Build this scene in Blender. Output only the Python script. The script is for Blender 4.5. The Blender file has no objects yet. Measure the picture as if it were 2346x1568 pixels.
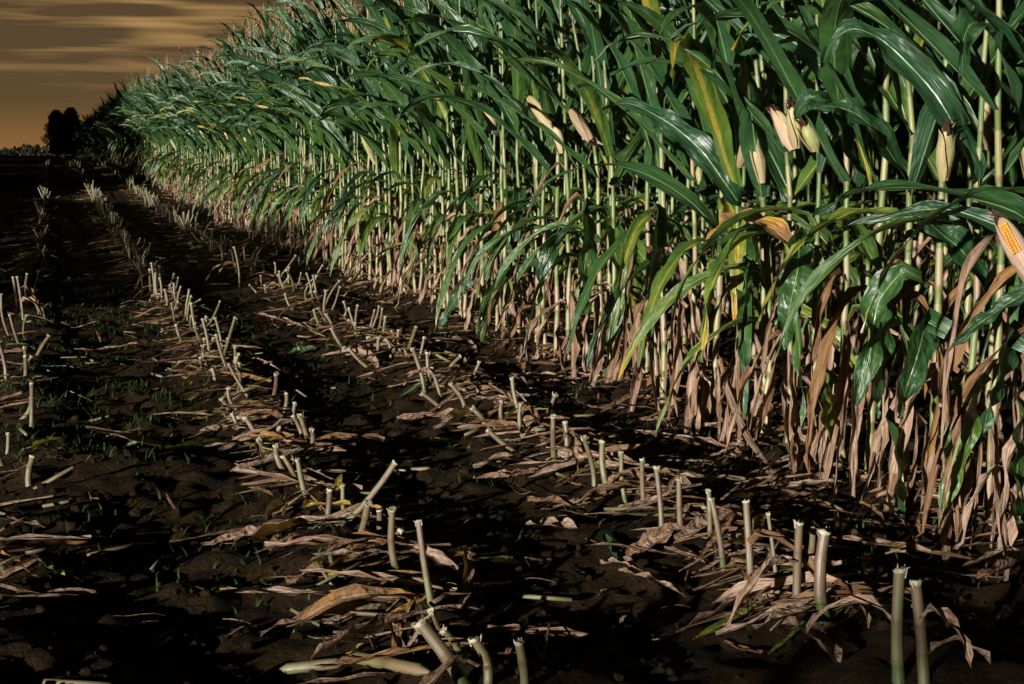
import bpy, math, random
import numpy as np
from mathutils import Vector, Matrix
sc = bpy.context.scene
COL = sc.collection
R = math.radians

# ------------------------------------------------------------------ camera
CAM_Z = 0.87
YAW, PITCH = R(17.8), R(-7.5)
FP = 3258.0                                   # focal length in pixels of a 2346 x 1568 picture
cam_d = bpy.data.cameras.new("camera")
cam = bpy.data.objects.new("camera", cam_d); COL.objects.link(cam)
cam_d.lens = 50.0; cam_d.sensor_width = 36.0
cam_d.clip_start = 0.05; cam_d.clip_end = 6000
cam.location = (0, 0, CAM_Z)
cam.rotation_euler = (R(90) + PITCH, 0, -YAW)
sc.camera = cam

# ------------------------------------------------------------------ world, sun, exposure
SUN_EL = R(8.5)
SUN_AZ = (-0.80, -0.60)                       # towards the sun, from the left and a little behind
w = bpy.data.worlds.new("World"); sc.world = w; w.use_nodes = True
def build_world():
    nt = w.node_tree; nt.nodes.clear()
    N = nt.nodes.new; L = nt.links.new
    out = N("ShaderNodeOutputWorld"); bg = N("ShaderNodeBackground")
    tc = N("ShaderNodeTexCoord"); sep = N("ShaderNodeSeparateXYZ"); L(tc.outputs["Generated"], sep.inputs[0])
    # base colour by height above the horizon
    ramp = N("ShaderNodeValToRGB"); L(sep.outputs["Z"], ramp.inputs[0])
    e = ramp.color_ramp.elements
    e[0].position = 0.0; e[0].color = (0.30, 0.145, 0.042, 1)
    e[1].position = 1.0; e[1].color = (0.003, 0.004, 0.005, 1)
    for p, c in ((0.012, (0.235, 0.118, 0.038, 1)), (0.035, (0.120, 0.072, 0.030, 1)), (0.075, (0.103, 0.066, 0.031, 1)),
                 (0.112, (0.098, 0.060, 0.027, 1)), (0.15, (0.02, 0.014, 0.008, 1)), (0.25, (0.004, 0.004, 0.004, 1))):
        x = e.new(p); x.color = c
    # thin streaks of cloud lit from below
    mp = N("ShaderNodeMapping"); mp.inputs["Scale"].default_value = (7.5, 7.5, 120.0)
    mp.inputs["Rotation"].default_value = (0, R(-.7), 0); mp.inputs["Location"].default_value = (3.1, 0.4, 1.7)
    L(tc.outputs["Generated"], mp.inputs[0])
    nz = N("ShaderNodeTexNoise"); nz.inputs["Scale"].default_value = 1.0; nz.inputs["Detail"].default_value = 2
    nz.inputs["Roughness"].default_value = 0.55; nz.inputs["Distortion"].default_value = 0.35
    L(mp.outputs[0], nz.inputs["Vector"])
    cr = N("ShaderNodeValToRGB"); L(nz.outputs["Fac"], cr.inputs[0])
    cr.color_ramp.elements[0].position = 0.49; cr.color_ramp.elements[0].color = (0, 0, 0, 1)
    cr.color_ramp.elements[1].position = 0.80; cr.color_ramp.elements[1].color = (1, 1, 1, 1)
    # clouds thin out towards the horizon
    cm = N("ShaderNodeMapRange"); cm.inputs[1].default_value = 0.03; cm.inputs[2].default_value = 0.085
    L(sep.outputs["Z"], cm.inputs[0])
    mul = N("ShaderNodeMath"); mul.operation = 'MULTIPLY'; L(cr.outputs[0], mul.inputs[0]); L(cm.outputs[0], mul.inputs[1])
    hi = N("ShaderNodeMapRange"); hi.inputs[1].default_value = 0.16; hi.inputs[2].default_value = 0.3
    hi.inputs[3].default_value = 1; hi.inputs[4].default_value = 0
    L(sep.outputs["Z"], hi.inputs[0])
    mul2 = N("ShaderNodeMath"); mul2.operation = 'MULTIPLY'; L(mul.outputs[0], mul2.inputs[0]); L(hi.outputs[0], mul2.inputs[1])
    mix = N("ShaderNodeMix"); mix.data_type = 'RGBA'
    L(mul2.outputs[0], mix.inputs[0]); L(ramp.outputs[0], mix.inputs[6]); mix.inputs[7].default_value = (0.60, 0.35, 0.125, 1)
    # the glow stands over the end of the rows; the rest of the sky is dark
    az = N("ShaderNodeMapRange"); az.inputs[1].default_value = 0.60; az.inputs[2].default_value = 0.94
    az.inputs[3].default_value = 0.02; az.inputs[4].default_value = 0.52
    L(sep.outputs["Y"], az.inputs[0])
    L(mix.outputs[2], bg.inputs[0]); L(az.outputs[0], bg.inputs[1]); L(bg.outputs[0], out.inputs[0])
build_world()
sl = bpy.data.lights.new("sun", 'SUN'); sun = bpy.data.objects.new("sun", sl); COL.objects.link(sun)
sl.energy = 5.0; sl.angle = R(0.8); sl.color = (1.0, 0.965, 0.90)
sv = Vector((SUN_AZ[0], SUN_AZ[1], 0)).normalized() * math.cos(SUN_EL) + Vector((0, 0, math.sin(SUN_EL)))
sun.rotation_euler = sv.to_track_quat('Z', 'Y').to_euler()
sun.location = (-20, -6, 12)
sc.view_settings.view_transform = 'Standard'; sc.view_settings.look = 'None'
sc.view_settings.exposure = 0.88; sc.view_settings.gamma = 1
sc.cycles.max_bounces = 5; sc.cycles.diffuse_bounces = 2; sc.cycles.glossy_bounces = 2
sc.cycles.transmission_bounces = 2; sc.cycles.transparent_max_bounces = 4

# ------------------------------------------------------------------ helpers
rng = np.random.default_rng(7)
random.seed(7)
U = lambda a, b: float(rng.uniform(a, b))
G = lambda m, s: float(rng.normal(m, s))

ca, sa = math.cos(YAW), math.sin(YAW); cp, sp = math.cos(PITCH), math.sin(PITCH)
FWD = np.array([sa * cp, ca * cp, sp]); RGT = np.array([ca, -sa, 0.0]); UPV = np.cross(RGT, FWD)
ORG = np.array([0, 0, CAM_Z])
def ray(px, py):
    return FWD + RGT * ((px - 1173) / FP) - UPV * ((py - 784) / FP)
def proj(p):
    v = np.asarray(p) - ORG; z = v @ FWD
    return 1173 + FP * (v @ RGT) / z, 784 - FP * (v @ UPV) / z, z
def vnoise(x, y, seed=0):
    xi = np.floor(x).astype(np.int64); yi = np.floor(y).astype(np.int64)
    fx = x - xi; fy = y - yi
    def h(a, b):
        n = (a * 374761393 + b * 668265263 + seed * 974711) & 0x7fffffff
        n = ((n ^ (n >> 13)) * 1274126177) & 0x7fffffff
        return ((n ^ (n >> 16)) & 0xffff) / 65535.0
    ux = fx * fx * (3 - 2 * fx); uy = fy * fy * (3 - 2 * fy)
    return (h(xi, yi) * (1 - ux) + h(xi + 1, yi) * ux) * (1 - uy) + (h(xi, yi + 1) * (1 - ux) + h(xi + 1, yi + 1) * ux) * uy
ROW_X = (-0.13, 0.63, 1.39)                    # stubble rows
CORN_X = 2.02; ROW_STEP = 0.75
TY = np.array([-300, 14, 19, 25, 32, 40, 60, 100, 130, 200, 400, 3000.])
TZ = np.array([0, 0, 0.05, 0.17, 0.35, 0.50, 0.63, 0.76, 0.80, 0.6, -1.0, -1.5])
def gz(x, y):
    x = np.asarray(x, float); y = np.asarray(y, float)
    z = np.interp(y, TY, TZ)
    fade = np.clip((60 - np.hypot(x, y)) / 50, 0, 1)
    n = (vnoise(x * 2.1, y * 2.1, 1) - .5) * 0.05 + (vnoise(x * 6, y * 6, 2) - .5) * 0.032 + (vnoise(x * 15, y * 15, 3) - .5) * 0.026 \
        + (vnoise(x * 24, y * 24, 4) - .5) * 0.022
    for rx in ROW_X + (CORN_X,):
        z = z + 0.035 * np.exp(-((x - rx) / 0.13) ** 2) * fade
    z = z + 0.085 * np.exp(-((x - .12) / .26) ** 2 - ((y - 3.75) / .42) ** 2)
    return z + n * fade
def gzf(x, y): return float(gz(x, y))
def at(px, py):                                 # the ground point seen at a pixel
    d = ray(px, py); t = CAM_Z / -d[2] if d[2] < 0 else 80
    for _ in range(12):
        p = ORG + d * t
        t += (p[2] - gzf(p[0], p[1])) / (-d[2]) * 0.8
    return ORG + d * t
def at_x(px, py, X):                            # the point at a pixel on the plane x = X
    d = ray(px, py); return ORG + d * (X / d[0])
def at_z(px, py, depth):
    d = ray(px, py); return ORG + d * depth

class MB:
    """collects quad meshes as arrays and links them as one mesh object"""
    def __init__(self): self.V, self.F, self.T, self.A, self.n = [], [], [], [], 0
    def add(self, v, f, t=None, a=None):
        v = np.asarray(v, float); k = len(v)
        self.V.append(v); self.F.append(np.asarray(f, np.int64) + self.n)
        self.T.append(np.zeros((k, 2)) if t is None else np.asarray(t, float))
        if a is None: a = (0.0, 0.5, 0.0)
        a = np.asarray(a, float)
        self.A.append(np.tile(a, (k, 1)) if a.ndim == 1 else a)
        self.n += k
        return self
    def arrays(self):
        return (np.concatenate(self.V), np.concatenate(self.F), np.concatenate(self.T), np.concatenate(self.A))
    def mesh(self, name, mat, origin=(0, 0, 0)):
        v, f, t, a = self.arrays(); v = v - np.asarray(origin, float)
        me = bpy.data.meshes.new(name)
        me.vertices.add(len(v)); me.vertices.foreach_set("co", v.astype(np.float32).ravel())
        me.loops.add(f.size); me.loops.foreach_set("vertex_index", f.astype(np.int32).ravel())
        me.polygons.add(len(f)); me.polygons.foreach_set("loop_start", np.arange(0, f.size, 4, dtype=np.int32))
        me.update(calc_edges=True)
        uv = me.uv_layers.new(name="UVMap"); uv.data.foreach_set("uv", t[f.ravel()].astype(np.float32).ravel())
        at_ = me.color_attributes.new("traits", 'FLOAT_COLOR', 'POINT')
        at_.data.foreach_set("color", np.concatenate([a, np.ones((len(a), 1))], 1).astype(np.float32).ravel())
        me.polygons.foreach_set("use_smooth", np.ones(len(f), bool))
        me.materials.append(mat); me.update()
        return me
    def build(self, name, mat, parent=None, origin=(0, 0, 0)):
        o = bpy.data.objects.new(name, self.mesh(name, mat, origin)); COL.objects.link(o)
        if parent is not None: o.parent = parent
        else: o.location = origin
        return o
def tag(o, label=None, cat=None, group=None, kind=None):
    if label: o["label"] = label
    if cat: o["category"] = cat
    if group: o["group"] = group
    if kind: o["kind"] = kind
    return o
def empty(name, loc):
    o = bpy.data.objects.new(name, None); COL.objects.link(o); o.location = loc; o.empty_display_size = .1
    return o
def grid_faces(n, m):
    i, j = np.meshgrid(np.arange(n - 1), np.arange(m - 1), indexing='ij'); a = (i * m + j).ravel()
    return np.stack([a, a + m, a + m + 1, a + 1], 1)
def ring_faces(n, m):                           # n rings of m vertices, closed round
    i, j = np.meshgrid(np.arange(n - 1), np.arange(m), indexing='ij'); j2 = (j + 1) % m
    return np.stack([(i * m + j).ravel(), (i * m + j2).ravel(), ((i + 1) * m + j2).ravel(), ((i + 1) * m + j).ravel()], 1)
def unit(v): return v / (np.linalg.norm(v, axis=-1, keepdims=True) + 1e-9)
def frames(P, hint):
    T = unit(np.gradient(P, axis=0)); S = np.cross(T, hint); S = unit(S); Nn = np.cross(S, T)
    return T, S, Nn
def tube(mb, P, r, m=7, a=None, vscale=1.0):
    P = np.asarray(P, float); n = len(P); r = np.broadcast_to(np.asarray(r, float), (n,))
    T = unit(np.gradient(P, axis=0)); h = np.array([0.31, 0.95, 0.1]) if abs(T[0] @ np.array([0.31, 0.95, 0.1])) < .9 else np.array([1., 0, 0])
    S = unit(np.cross(T, h)); B = np.cross(S, T)
    ang = np.linspace(0, 2 * math.pi, m, endpoint=False)
    v = P[:, None, :] + r[:, None, None] * (np.cos(ang)[None, :, None] * S[:, None, :] + np.sin(ang)[None, :, None] * B[:, None, :])
    L = np.concatenate([[0], np.cumsum(np.linalg.norm(np.diff(P, axis=0), axis=1))]) * vscale
    t = np.stack(np.meshgrid(np.arange(m) / m, L, indexing='xy'), -1).reshape(-1, 2)
    if a is not None:
        a = np.asarray(a, float)
        if a.ndim == 2: a = np.repeat(a, m, 0)
    mb.add(v.reshape(-1, 3), ring_faces(n, m), t, a)
    return S, B
def ribbon(mb, P, W, hint, a, m=5, fold=0.35, wave=0.0, k=3.0, ph=0.0, twist=None, crinkle=0.0):
    """a leaf blade along centre line P with half-widths W"""
    P = np.asarray(P, float); n = len(P); s = np.linspace(0, 1, n)
    T, S, Nn = frames(P, hint)
    if twist is not None:
        c, q = np.cos(twist)[:, None], np.sin(twist)[:, None]
        S, Nn = S * c + Nn * q, Nn * c - S * q
    u = np.linspace(-1, 1, m)
    fo = np.broadcast_to(np.asarray(fold, float), (n,))
    au = np.abs(u)[None, :]
    lat = u[None, :] * np.cos(fo[:, None] * au)
    up = np.sin(fo)[:, None] * au
    wv = wave * (au ** 1.5) * np.sin(2 * math.pi * k * s[:, None] + ph + np.where(u > 0, 1.7, 0.0)[None, :])
    v = P[:, None, :] + S[:, None, :] * (lat * W[:, None])[..., None] + Nn[:, None, :] * (up * W[:, None] + wv)[..., None]
    if crinkle > 0:
        v = v + rng.normal(0, crinkle, v.shape) * (W / (W.max() + 1e-6))[:, None, None]
    t = np.stack(np.meshgrid((u + 1) / 2, s, indexing='xy'), -1)
    mb.add(v.reshape(-1, 3), grid_faces(n, m), t.reshape(-1, 2), a)
def blade_w(s, W): return W * np.minimum(1, 0.5 + 2.4 * s) * np.clip(1 - s ** 2.4, 0, 1) ** 0.85 + 0.0006
def arc_line(base, az, length, th0, th1, n=14, power=1.3, turn=0.0):
    s = np.linspace(0, 1, n); th = th0 + (th1 - th0) * s ** power; a = az + turn * s
    d = np.stack([np.sin(th) * np.cos(a), np.sin(th) * np.sin(a), np.cos(th)], 1) * (length / (n - 1))
    return np.asarray(base) + np.concatenate([np.zeros((1, 3)), np.cumsum(d[:-1], 0)])
def smooth(pts, n):
    pts = np.asarray(pts, float); k = len(pts)
    t = np.linspace(0, k - 1, n); out = []
    for x in t:
        i = min(int(x), k - 2); f = x - i
        p0, p1, p2, p3 = pts[max(i - 1, 0)], pts[i], pts[i + 1], pts[min(i + 2, k - 1)]
        out.append(0.5 * ((2 * p1) + (-p0 + p2) * f + (2 * p0 - 5 * p1 + 4 * p2 - p3) * f * f + (-p0 + 3 * p1 - 3 * p2 + p3) * f ** 3))
    return np.array(out)

# ------------------------------------------------------------------ materials
class NT:
    def __init__(self, name):
        self.m = bpy.data.materials.new(name); self.m.use_nodes = True; self.t = self.m.node_tree
        self.b = self.t.nodes["Principled BSDF"]; self.o = self.t.nodes["Material Output"]
    def n(self, k, **p):
        x = self.t.nodes.new(k)
        for a, b in p.items(): setattr(x, a, b)
        return x
    def l(self, a, b): self.t.links.new(a, b)
    def val(self, s, v):
        if isinstance(v, bpy.types.NodeSocket): self.l(v, s)
        else: s.default_value = v
    def math(self, op, a, b=0.0, clamp=False):
        x = self.n("ShaderNodeMath", operation=op, use_clamp=clamp); self.val(x.inputs[0], a); self.val(x.inputs[1], b); return x.outputs[0]
    def rng(self, v, a, b, c=0.0, d=1.0):
        x = self.n("ShaderNodeMapRange"); self.val(x.inputs[0], v)
        for i, q in enumerate((a, b, c, d)): x.inputs[i + 1].default_value = q
        return x.outputs[0]
    def mix(self, f, a, b, mode='MIX'):
        x = self.n("ShaderNodeMix", data_type='RGBA', blend_type=mode); self.val(x.inputs[0], f); self.val(x.inputs[6], a); self.val(x.inputs[7], b); return x.outputs[2]
    def ramp(self, v, stops):
        x = self.n("ShaderNodeValToRGB"); self.val(x.inputs[0], v); e = x.color_ramp.elements
        e[0].position, e[0].color = stops[0][0], (*stops[0][1], 1); e[1].position, e[1].color = stops[-1][0], (*stops[-1][1], 1)
        for p, c in stops[1:-1]: q = e.new(p); q.color = (*c, 1)
        return x.outputs[0]
    def noise(self, vec, scale, detail=3, rough=0.5):
        x = self.n("ShaderNodeTexNoise"); self.l(vec, x.inputs["Vector"]); x.inputs["Scale"].default_value = scale
        x.inputs["Detail"].default_value = detail; x.inputs["Roughness"].default_value = rough; return x.outputs["Fac"]
    def mapping(self, vec, scale):
        x = self.n("ShaderNodeMapping"); self.l(vec, x.inputs[0]); x.inputs["Scale"].default_value = scale; return x.outputs[0]
    def traits(self):
        x = self.n("ShaderNodeAttribute", attribute_name="traits"); s = self.n("ShaderNodeSeparateColor"); self.l(x.outputs["Color"], s.inputs[0]); return s.outputs
    def bump(self, h, strength, dist):
        x = self.n("ShaderNodeBump"); x.inputs["Strength"].default_value = strength; x.inputs["Distance"].default_value = dist
        self.l(h, x.inputs["Height"]); self.l(x.outputs[0], self.b.inputs["Normal"])
def leaf_material():
    M = NT("corn_leaf"); uv = M.n("ShaderNodeUVMap").outputs[0]; tr = M.traits(); age, rnd = tr[0], tr[1]
    sep = M.n("ShaderNodeSeparateXYZ"); M.l(uv, sep.inputs[0]); u, v = sep.outputs[0], sep.outputs[1]
    d = M.math('ABSOLUTE', M.math('MULTIPLY', M.math('SUBTRACT', u, 0.5), 2.0))
    off = M.n("ShaderNodeCombineXYZ"); M.l(u, off.inputs[0]); M.l(v, off.inputs[1]); M.l(M.math('MULTIPLY', rnd, 37.0), off.inputs[2])
    streak = M.noise(M.mapping(off.outputs[0], (26, 1.6, 1)), 1.0, 3, .6)
    blot = M.noise(M.mapping(off.outputs[0], (2.2, 5, 1)), 1.0, 3, .6)
    a = M.math('ADD', age, M.math('MULTIPLY', M.math('SUBTRACT', blot, 0.5), M.rng(age, 0.05, 0.4, 0.08, 0.55)))
    a = M.math('ADD', a, M.math('MULTIPLY', M.math('SUBTRACT', streak, 0.5), M.rng(age, 0.05, 0.5, 0.05, 0.30)))
    aged = M.rng(age, 0.12, 0.35)
    a = M.math('ADD', a, M.math('MULTIPLY', M.math('MULTIPLY', M.rng(d, 0.30, 0.0), aged), 0.26))
    a = M.math('ADD', a, M.math('MULTIPLY', M.math('MULTIPLY', M.math('POWER', v, 5.0), M.rng(rnd, 0.5, 1.0)), 0.35), True)
    c = M.ramp(a, [(0, (.015, .056, .020)), (.16, (.027, .076, .016)), (.32, (.080, .140, .016)), (.44, (.30, .24, .020)), (.54, (.36, .19, .025)),
                   (.64, (.22, .105, .035)), (.78, (.18, .098, .050)), (.9, (.27, .165, .108)), (1, (.40, .275, .20))])
    c = M.mix(M.math('MULTIPLY', M.rng(rnd, .45, 1), M.rng(age, .45, .25, 0, .8)), c, (1.7, 1.25, .8, 1), 'MULTIPLY')
    c = M.mix(M.rng(streak, .35, .7, .0, .32), c, (.42, .40, .38, 1), 'MULTIPLY')
    c = M.mix(M.math('MULTIPLY', M.rng(streak, .5, .62), M.rng(age, .6, .8, 0, .75)), c, (.35, .25, .2, 1), 'MULTIPLY')
    rib = M.rng(d, 0.075, 0.02)
    ribc = M.mix(M.rng(age, .2, .42), (.17, .27, .085, 1), (.40, .27, .06, 1))
    c = M.mix(M.math('MULTIPLY', rib, M.rng(age, .85, .6, .2, .9)), c, ribc)
    M.l(c, M.b.inputs["Base Color"])
    M.l(M.rng(age, .3, .7, .40, .75), M.b.inputs["Roughness"]); M.l(M.rng(age, .3, .7, .9, .25), M.b.inputs["Specular IOR Level"])
    big = M.noise(M.mapping(off.outputs[0], (2.4, 8, 1)), 1.0, 2, .5)
    h = M.math('ADD', M.math('ADD', M.math('MULTIPLY', streak, .5), M.math('MULTIPLY', rib, 0.6)), M.math('MULTIPLY', big, 4.5)); M.bump(h, .75, .006)
    tl = M.n("ShaderNodeBsdfTranslucent"); tc = M.mix(1.0, c, (1.5, 1.5, .6, 1), 'MULTIPLY'); M.l(tc, tl.inputs[0])
    mx = M.n("ShaderNodeMixShader"); mx.inputs[0].default_value = .17; M.l(M.b.outputs[0], mx.inputs[1]); M.l(tl.outputs[0], mx.inputs[2])
    M.l(mx.outputs[0], M.o.inputs[0])
    return M.m
def stalk_material(name="corn_stalk", k=1.0):   # traits: dryness, random, node mask
    M = NT(name); uv = M.n("ShaderNodeUVMap").outputs[0]; tr = M.traits()
    off = M.n("ShaderNodeVectorMath", operation='ADD'); M.l(M.mapping(uv, (5, 9, 1)), off.inputs[0])
    cb = M.n("ShaderNodeCombineXYZ"); M.l(M.math('MULTIPLY', tr[1], 31.0), cb.inputs[2]); M.l(cb.outputs[0], off.inputs[1])
    st = M.noise(off.outputs[0], 1.0, 4, .6)
    st2 = M.noise(M.mapping(off.outputs[0], (5, .35, 1)), 1.0, 3, .6)
    dry = M.math('ADD', tr[0], M.math('MULTIPLY', M.math('SUBTRACT', st, .5), .7), True)
    c = M.ramp(dry, [(0, (.050, .115, .020)), (.3, (.11, .155, .040)), (.55, (.21, .21, .085)), (.8, (.25, .19, .11)), (1, (.19, .12, .08))])
    c = M.mix(M.rng(st2, .4, .75, 0, .55), c, (.45, .36, .28, 1), 'MULTIPLY')
    c = M.mix(M.math('MULTIPLY', tr[2], .8), c, (.12, .075, .035, 1))
    c = M.mix(1.0, c, (k, k * .97, k * .9, 1), 'MULTIPLY')
    M.l(c, M.b.inputs["Base Color"]); M.b.inputs["Roughness"].default_value = .45
    M.bump(st2, .5, .003)
    return M.m
def husk_material():
    M = NT("ear_husk"); uv = M.n("ShaderNodeUVMap").outputs[0]; tr = M.traits()
    off = M.n("ShaderNodeVectorMath", operation='ADD'); M.l(M.mapping(uv, (26, 2.0, 1)), off.inputs[0])
    cb = M.n("ShaderNodeCombineXYZ"); M.l(M.math('MULTIPLY', tr[1], 31.0), cb.inputs[2]); M.l(cb.outputs[0], off.inputs[1])
    st = M.noise(off.outputs[0], 1.0, 4, .6)
    bl = M.noise(M.mapping(off.outputs[0], (.1, 1.2, 1)), 1.0, 2)
    k = M.math('ADD', tr[0], M.math('MULTIPLY', M.math('SUBTRACT', bl, .5), .6), True)
    c = M.ramp(k, [(0, (.15, .21, .045)), (.4, (.32, .31, .12)), (.7, (.42, .33, .18)), (1, (.38, .25, .18))])
    c = M.mix(M.rng(st, .40, .66, 0, .75), c, (.40, .30, .18, 1), 'MULTIPLY')
    M.l(c, M.b.inputs["Base Color"]); M.b.inputs["Roughness"].default_value = .55; M.bump(st, .6, .004)
    return M.m
def plain_material(name, c1, c2, scale, rough=.8, bump=0.0, bdist=.003):
    M = NT(name); g = M.n("ShaderNodeTexCoord").outputs["Object"]; z = M.noise(g, scale, 4, .6)
    M.l(M.mix(M.rng(z, .35, .65), (*c1, 1), (*c2, 1)), M.b.inputs["Base Color"]); M.b.inputs["Roughness"].default_value = rough
    M.b.inputs["Specular IOR Level"].default_value = .2
    if bump: M.bump(z, bump, bdist)
    return M.m
def kernel_material():
    M = NT("corn_kernel"); tr = M.traits()
    M.l(M.mix(tr[1], (.50, .17, .012, 1), (.46, .24, .03, 1)), M.b.inputs["Base Color"]); M.b.inputs["Roughness"].default_value = .3
    return M.m
def soil_material():
    M = NT("soil"); g = M.n("ShaderNodeTexCoord").outputs["Object"]
    a = M.noise(g, 1.1, 5, .6); b = M.noise(g, 16, 8, .65); f = M.noise(g, 70, 5, .7)
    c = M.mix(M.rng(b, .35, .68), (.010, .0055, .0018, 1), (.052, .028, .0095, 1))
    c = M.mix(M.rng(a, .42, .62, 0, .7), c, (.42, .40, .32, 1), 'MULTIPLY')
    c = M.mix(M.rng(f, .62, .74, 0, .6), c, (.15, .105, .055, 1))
    M.l(c, M.b.inputs["Base Color"]); M.b.inputs["Roughness"].default_value = .95; M.b.inputs["Specular IOR Level"].default_value = .1
    h = M.math('ADD', M.math('MULTIPLY', b, 1.0), M.math('MULTIPLY', f, .6)); M.bump(h, 1.0, .045)
    return M.m
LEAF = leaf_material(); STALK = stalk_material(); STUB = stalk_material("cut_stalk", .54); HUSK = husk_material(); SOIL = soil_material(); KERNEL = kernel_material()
SILK = plain_material("corn_silk", (.018, .008, .006), (.06, .025, .016), 60)
TASSEL = plain_material("corn_tassel", (.20, .14, .075), (.30, .21, .12), 40)
PITH = plain_material("stalk_pith", (.16, .135, .08), (.42, .38, .27), 160, .8, .6)
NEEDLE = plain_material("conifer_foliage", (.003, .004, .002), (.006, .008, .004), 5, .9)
BARK = plain_material("tree_bark", (.03, .022, .015), (.06, .045, .03), 14, .9, .5, .02)
GRASS = plain_material("grass_blade", (.008, .022, .004), (.024, .045, .008), 6, .6)
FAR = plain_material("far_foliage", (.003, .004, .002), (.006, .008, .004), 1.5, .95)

# ------------------------------------------------------------------ ground
def build_ground():
    def axis(lo, hi, dense_lo, dense_hi, step, g=1.07):
        mid = list(np.arange(dense_lo, dense_hi + 1e-6, step)); a, s = mid[-1], step
        while a < hi: s = min(s * g, 120); a += s; mid.append(a)
        a, s = mid[0], step; pre = []
        while a > lo: s = min(s * g, 120); a -= s; pre.append(a)
        return np.array(pre[::-1] + mid)
    xs = axis(-1500, 1500, -1.2, 3.2, .022); ys = axis(-200, 3000, 1.9, 8.0, .024)
    X, Y = np.meshgrid(xs, ys, indexing='xy')
    Z = gz(X, Y)
    mb = MB(); n, m = X.shape
    f = grid_faces(n, m)[:, [0, 3, 2, 1]]
    mb.add(np.stack([X, Y, Z], -1).reshape(-1, 3), f)
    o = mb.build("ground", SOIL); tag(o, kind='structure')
build_ground()

# ------------------------------------------------------------------ corn
def stalk_geo(H, lean, r0, m=8, lod=0, dryk=1.0):
    """rings with a collar at every node; returns arrays and node points"""
    mb = MB(); nodes = [0.0]; z = 0.05
    while z < H - .12: nodes.append(z); z += U(.112, .158) if z > .2 else U(.07, .11)
    nodes.append(H)
    P, r, a = [], [], []
    off = rng.normal(0, .004, (len(nodes), 2)); off[0] = 0
    def pos(z, i, f):
        o = off[i] * (1 - f) + off[min(i + 1, len(nodes) - 1)] * f
        return (lean[0] * z * z / H + o[0], lean[1] * z * z / H + o[1], z)
    q = U(0, 1)
    for i in range(len(nodes) - 1):
        z0, z1 = nodes[i], nodes[i + 1]; rr = r0 * (1 - .62 * z0 / H)
        d = np.clip(G(.62 - .42 * z0, .16), .05, 1.0) * dryk
        L = z1 - z0
        for f, k, nd in (((0, 1.07, 1), (.05, 1.10, .75), (.09, 1.0, 0), (.70, .96, 0), (.73, .88, .1), (.96, .92, .25)) if lod == 0 else ((0, 1.12, .8), (.12, .98, 0), (.9, .9, 0))):
            P.append(pos(z0 + L * f, i, f)); r.append(rr * k); a.append((np.clip(d + (.25 if f < .72 and i % 2 else 0), 0, 1) if f < .72 else d * .5, q + .13 * i, nd))
    P.append(pos(H, len(nodes) - 1, 0)); r.append(r0 * .3); a.append((.4, q, 0))
    tube(mb, P, r, m, a)
    pts = [np.array(pos(z, i, 0)) for i, z in enumerate(nodes)]
    return mb, pts
def leaf_mb(base, az, age, length, W, th0, th1, n, m, floor=None, hang=False, pw=1.3):
    mb = MB(); turn = G(0, .5)
    W = W * U(.62, .95); P = arc_line(base, az, length, th0, th1, n, pw, turn)
    if floor is not None:                        # lower blades come to rest on the soil
        lim = floor + .012
        for i in range(1, n):
            if P[i, 2] < lim:
                P[i:, 2] = lim + np.abs(rng.normal(0, .006, n - i)); seg = length / (n - 1); d = P[i - 1, :2] - P[0, :2]
                d = d / (np.linalg.norm(d) + 1e-6)
                for j in range(i, n): P[j, :2] = P[j - 1, :2] + d * seg * .45
                break
    s = np.linspace(0, 1, n)
    dead = age > .6
    tw = G(0, .9) * s + np.cumsum(rng.normal(0, .13 if not dead else .30, n)) * s
    Wd = blade_w(s, W * (.72 if dead else 1))
    ribbon(mb, P, Wd, np.array([0, 0, 1.0]) + .02, (age, U(0, 1), 0), m,
           fold=(.55 - .35 * s) if not dead else .75 + .3 * np.sin(s * 9 + U(0, 6)), wave=W * (.27 if not dead else .34), k=U(2, 5), ph=U(0, 6), twist=tw,
           crinkle=0 if not dead else W * .07)
    return mb
def tassel_geo(top, H, m=4):
    mb = MB(); tip = np.array(top)
    for k in range(8):
        az = U(0, 6.28); sp_ = 0 if k == 0 else U(.2, .75)
        P = arc_line(tip + np.array([0, 0, -.02 + .012 * k * (k > 0)]), az, .33 if k == 0 else U(.18, .28), sp_ * .4, sp_ + U(0, .5), 6)
        tube(mb, P, np.linspace(.0038, .002, 6) * (1.25 if k == 0 else 1), m)
    return mb
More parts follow.
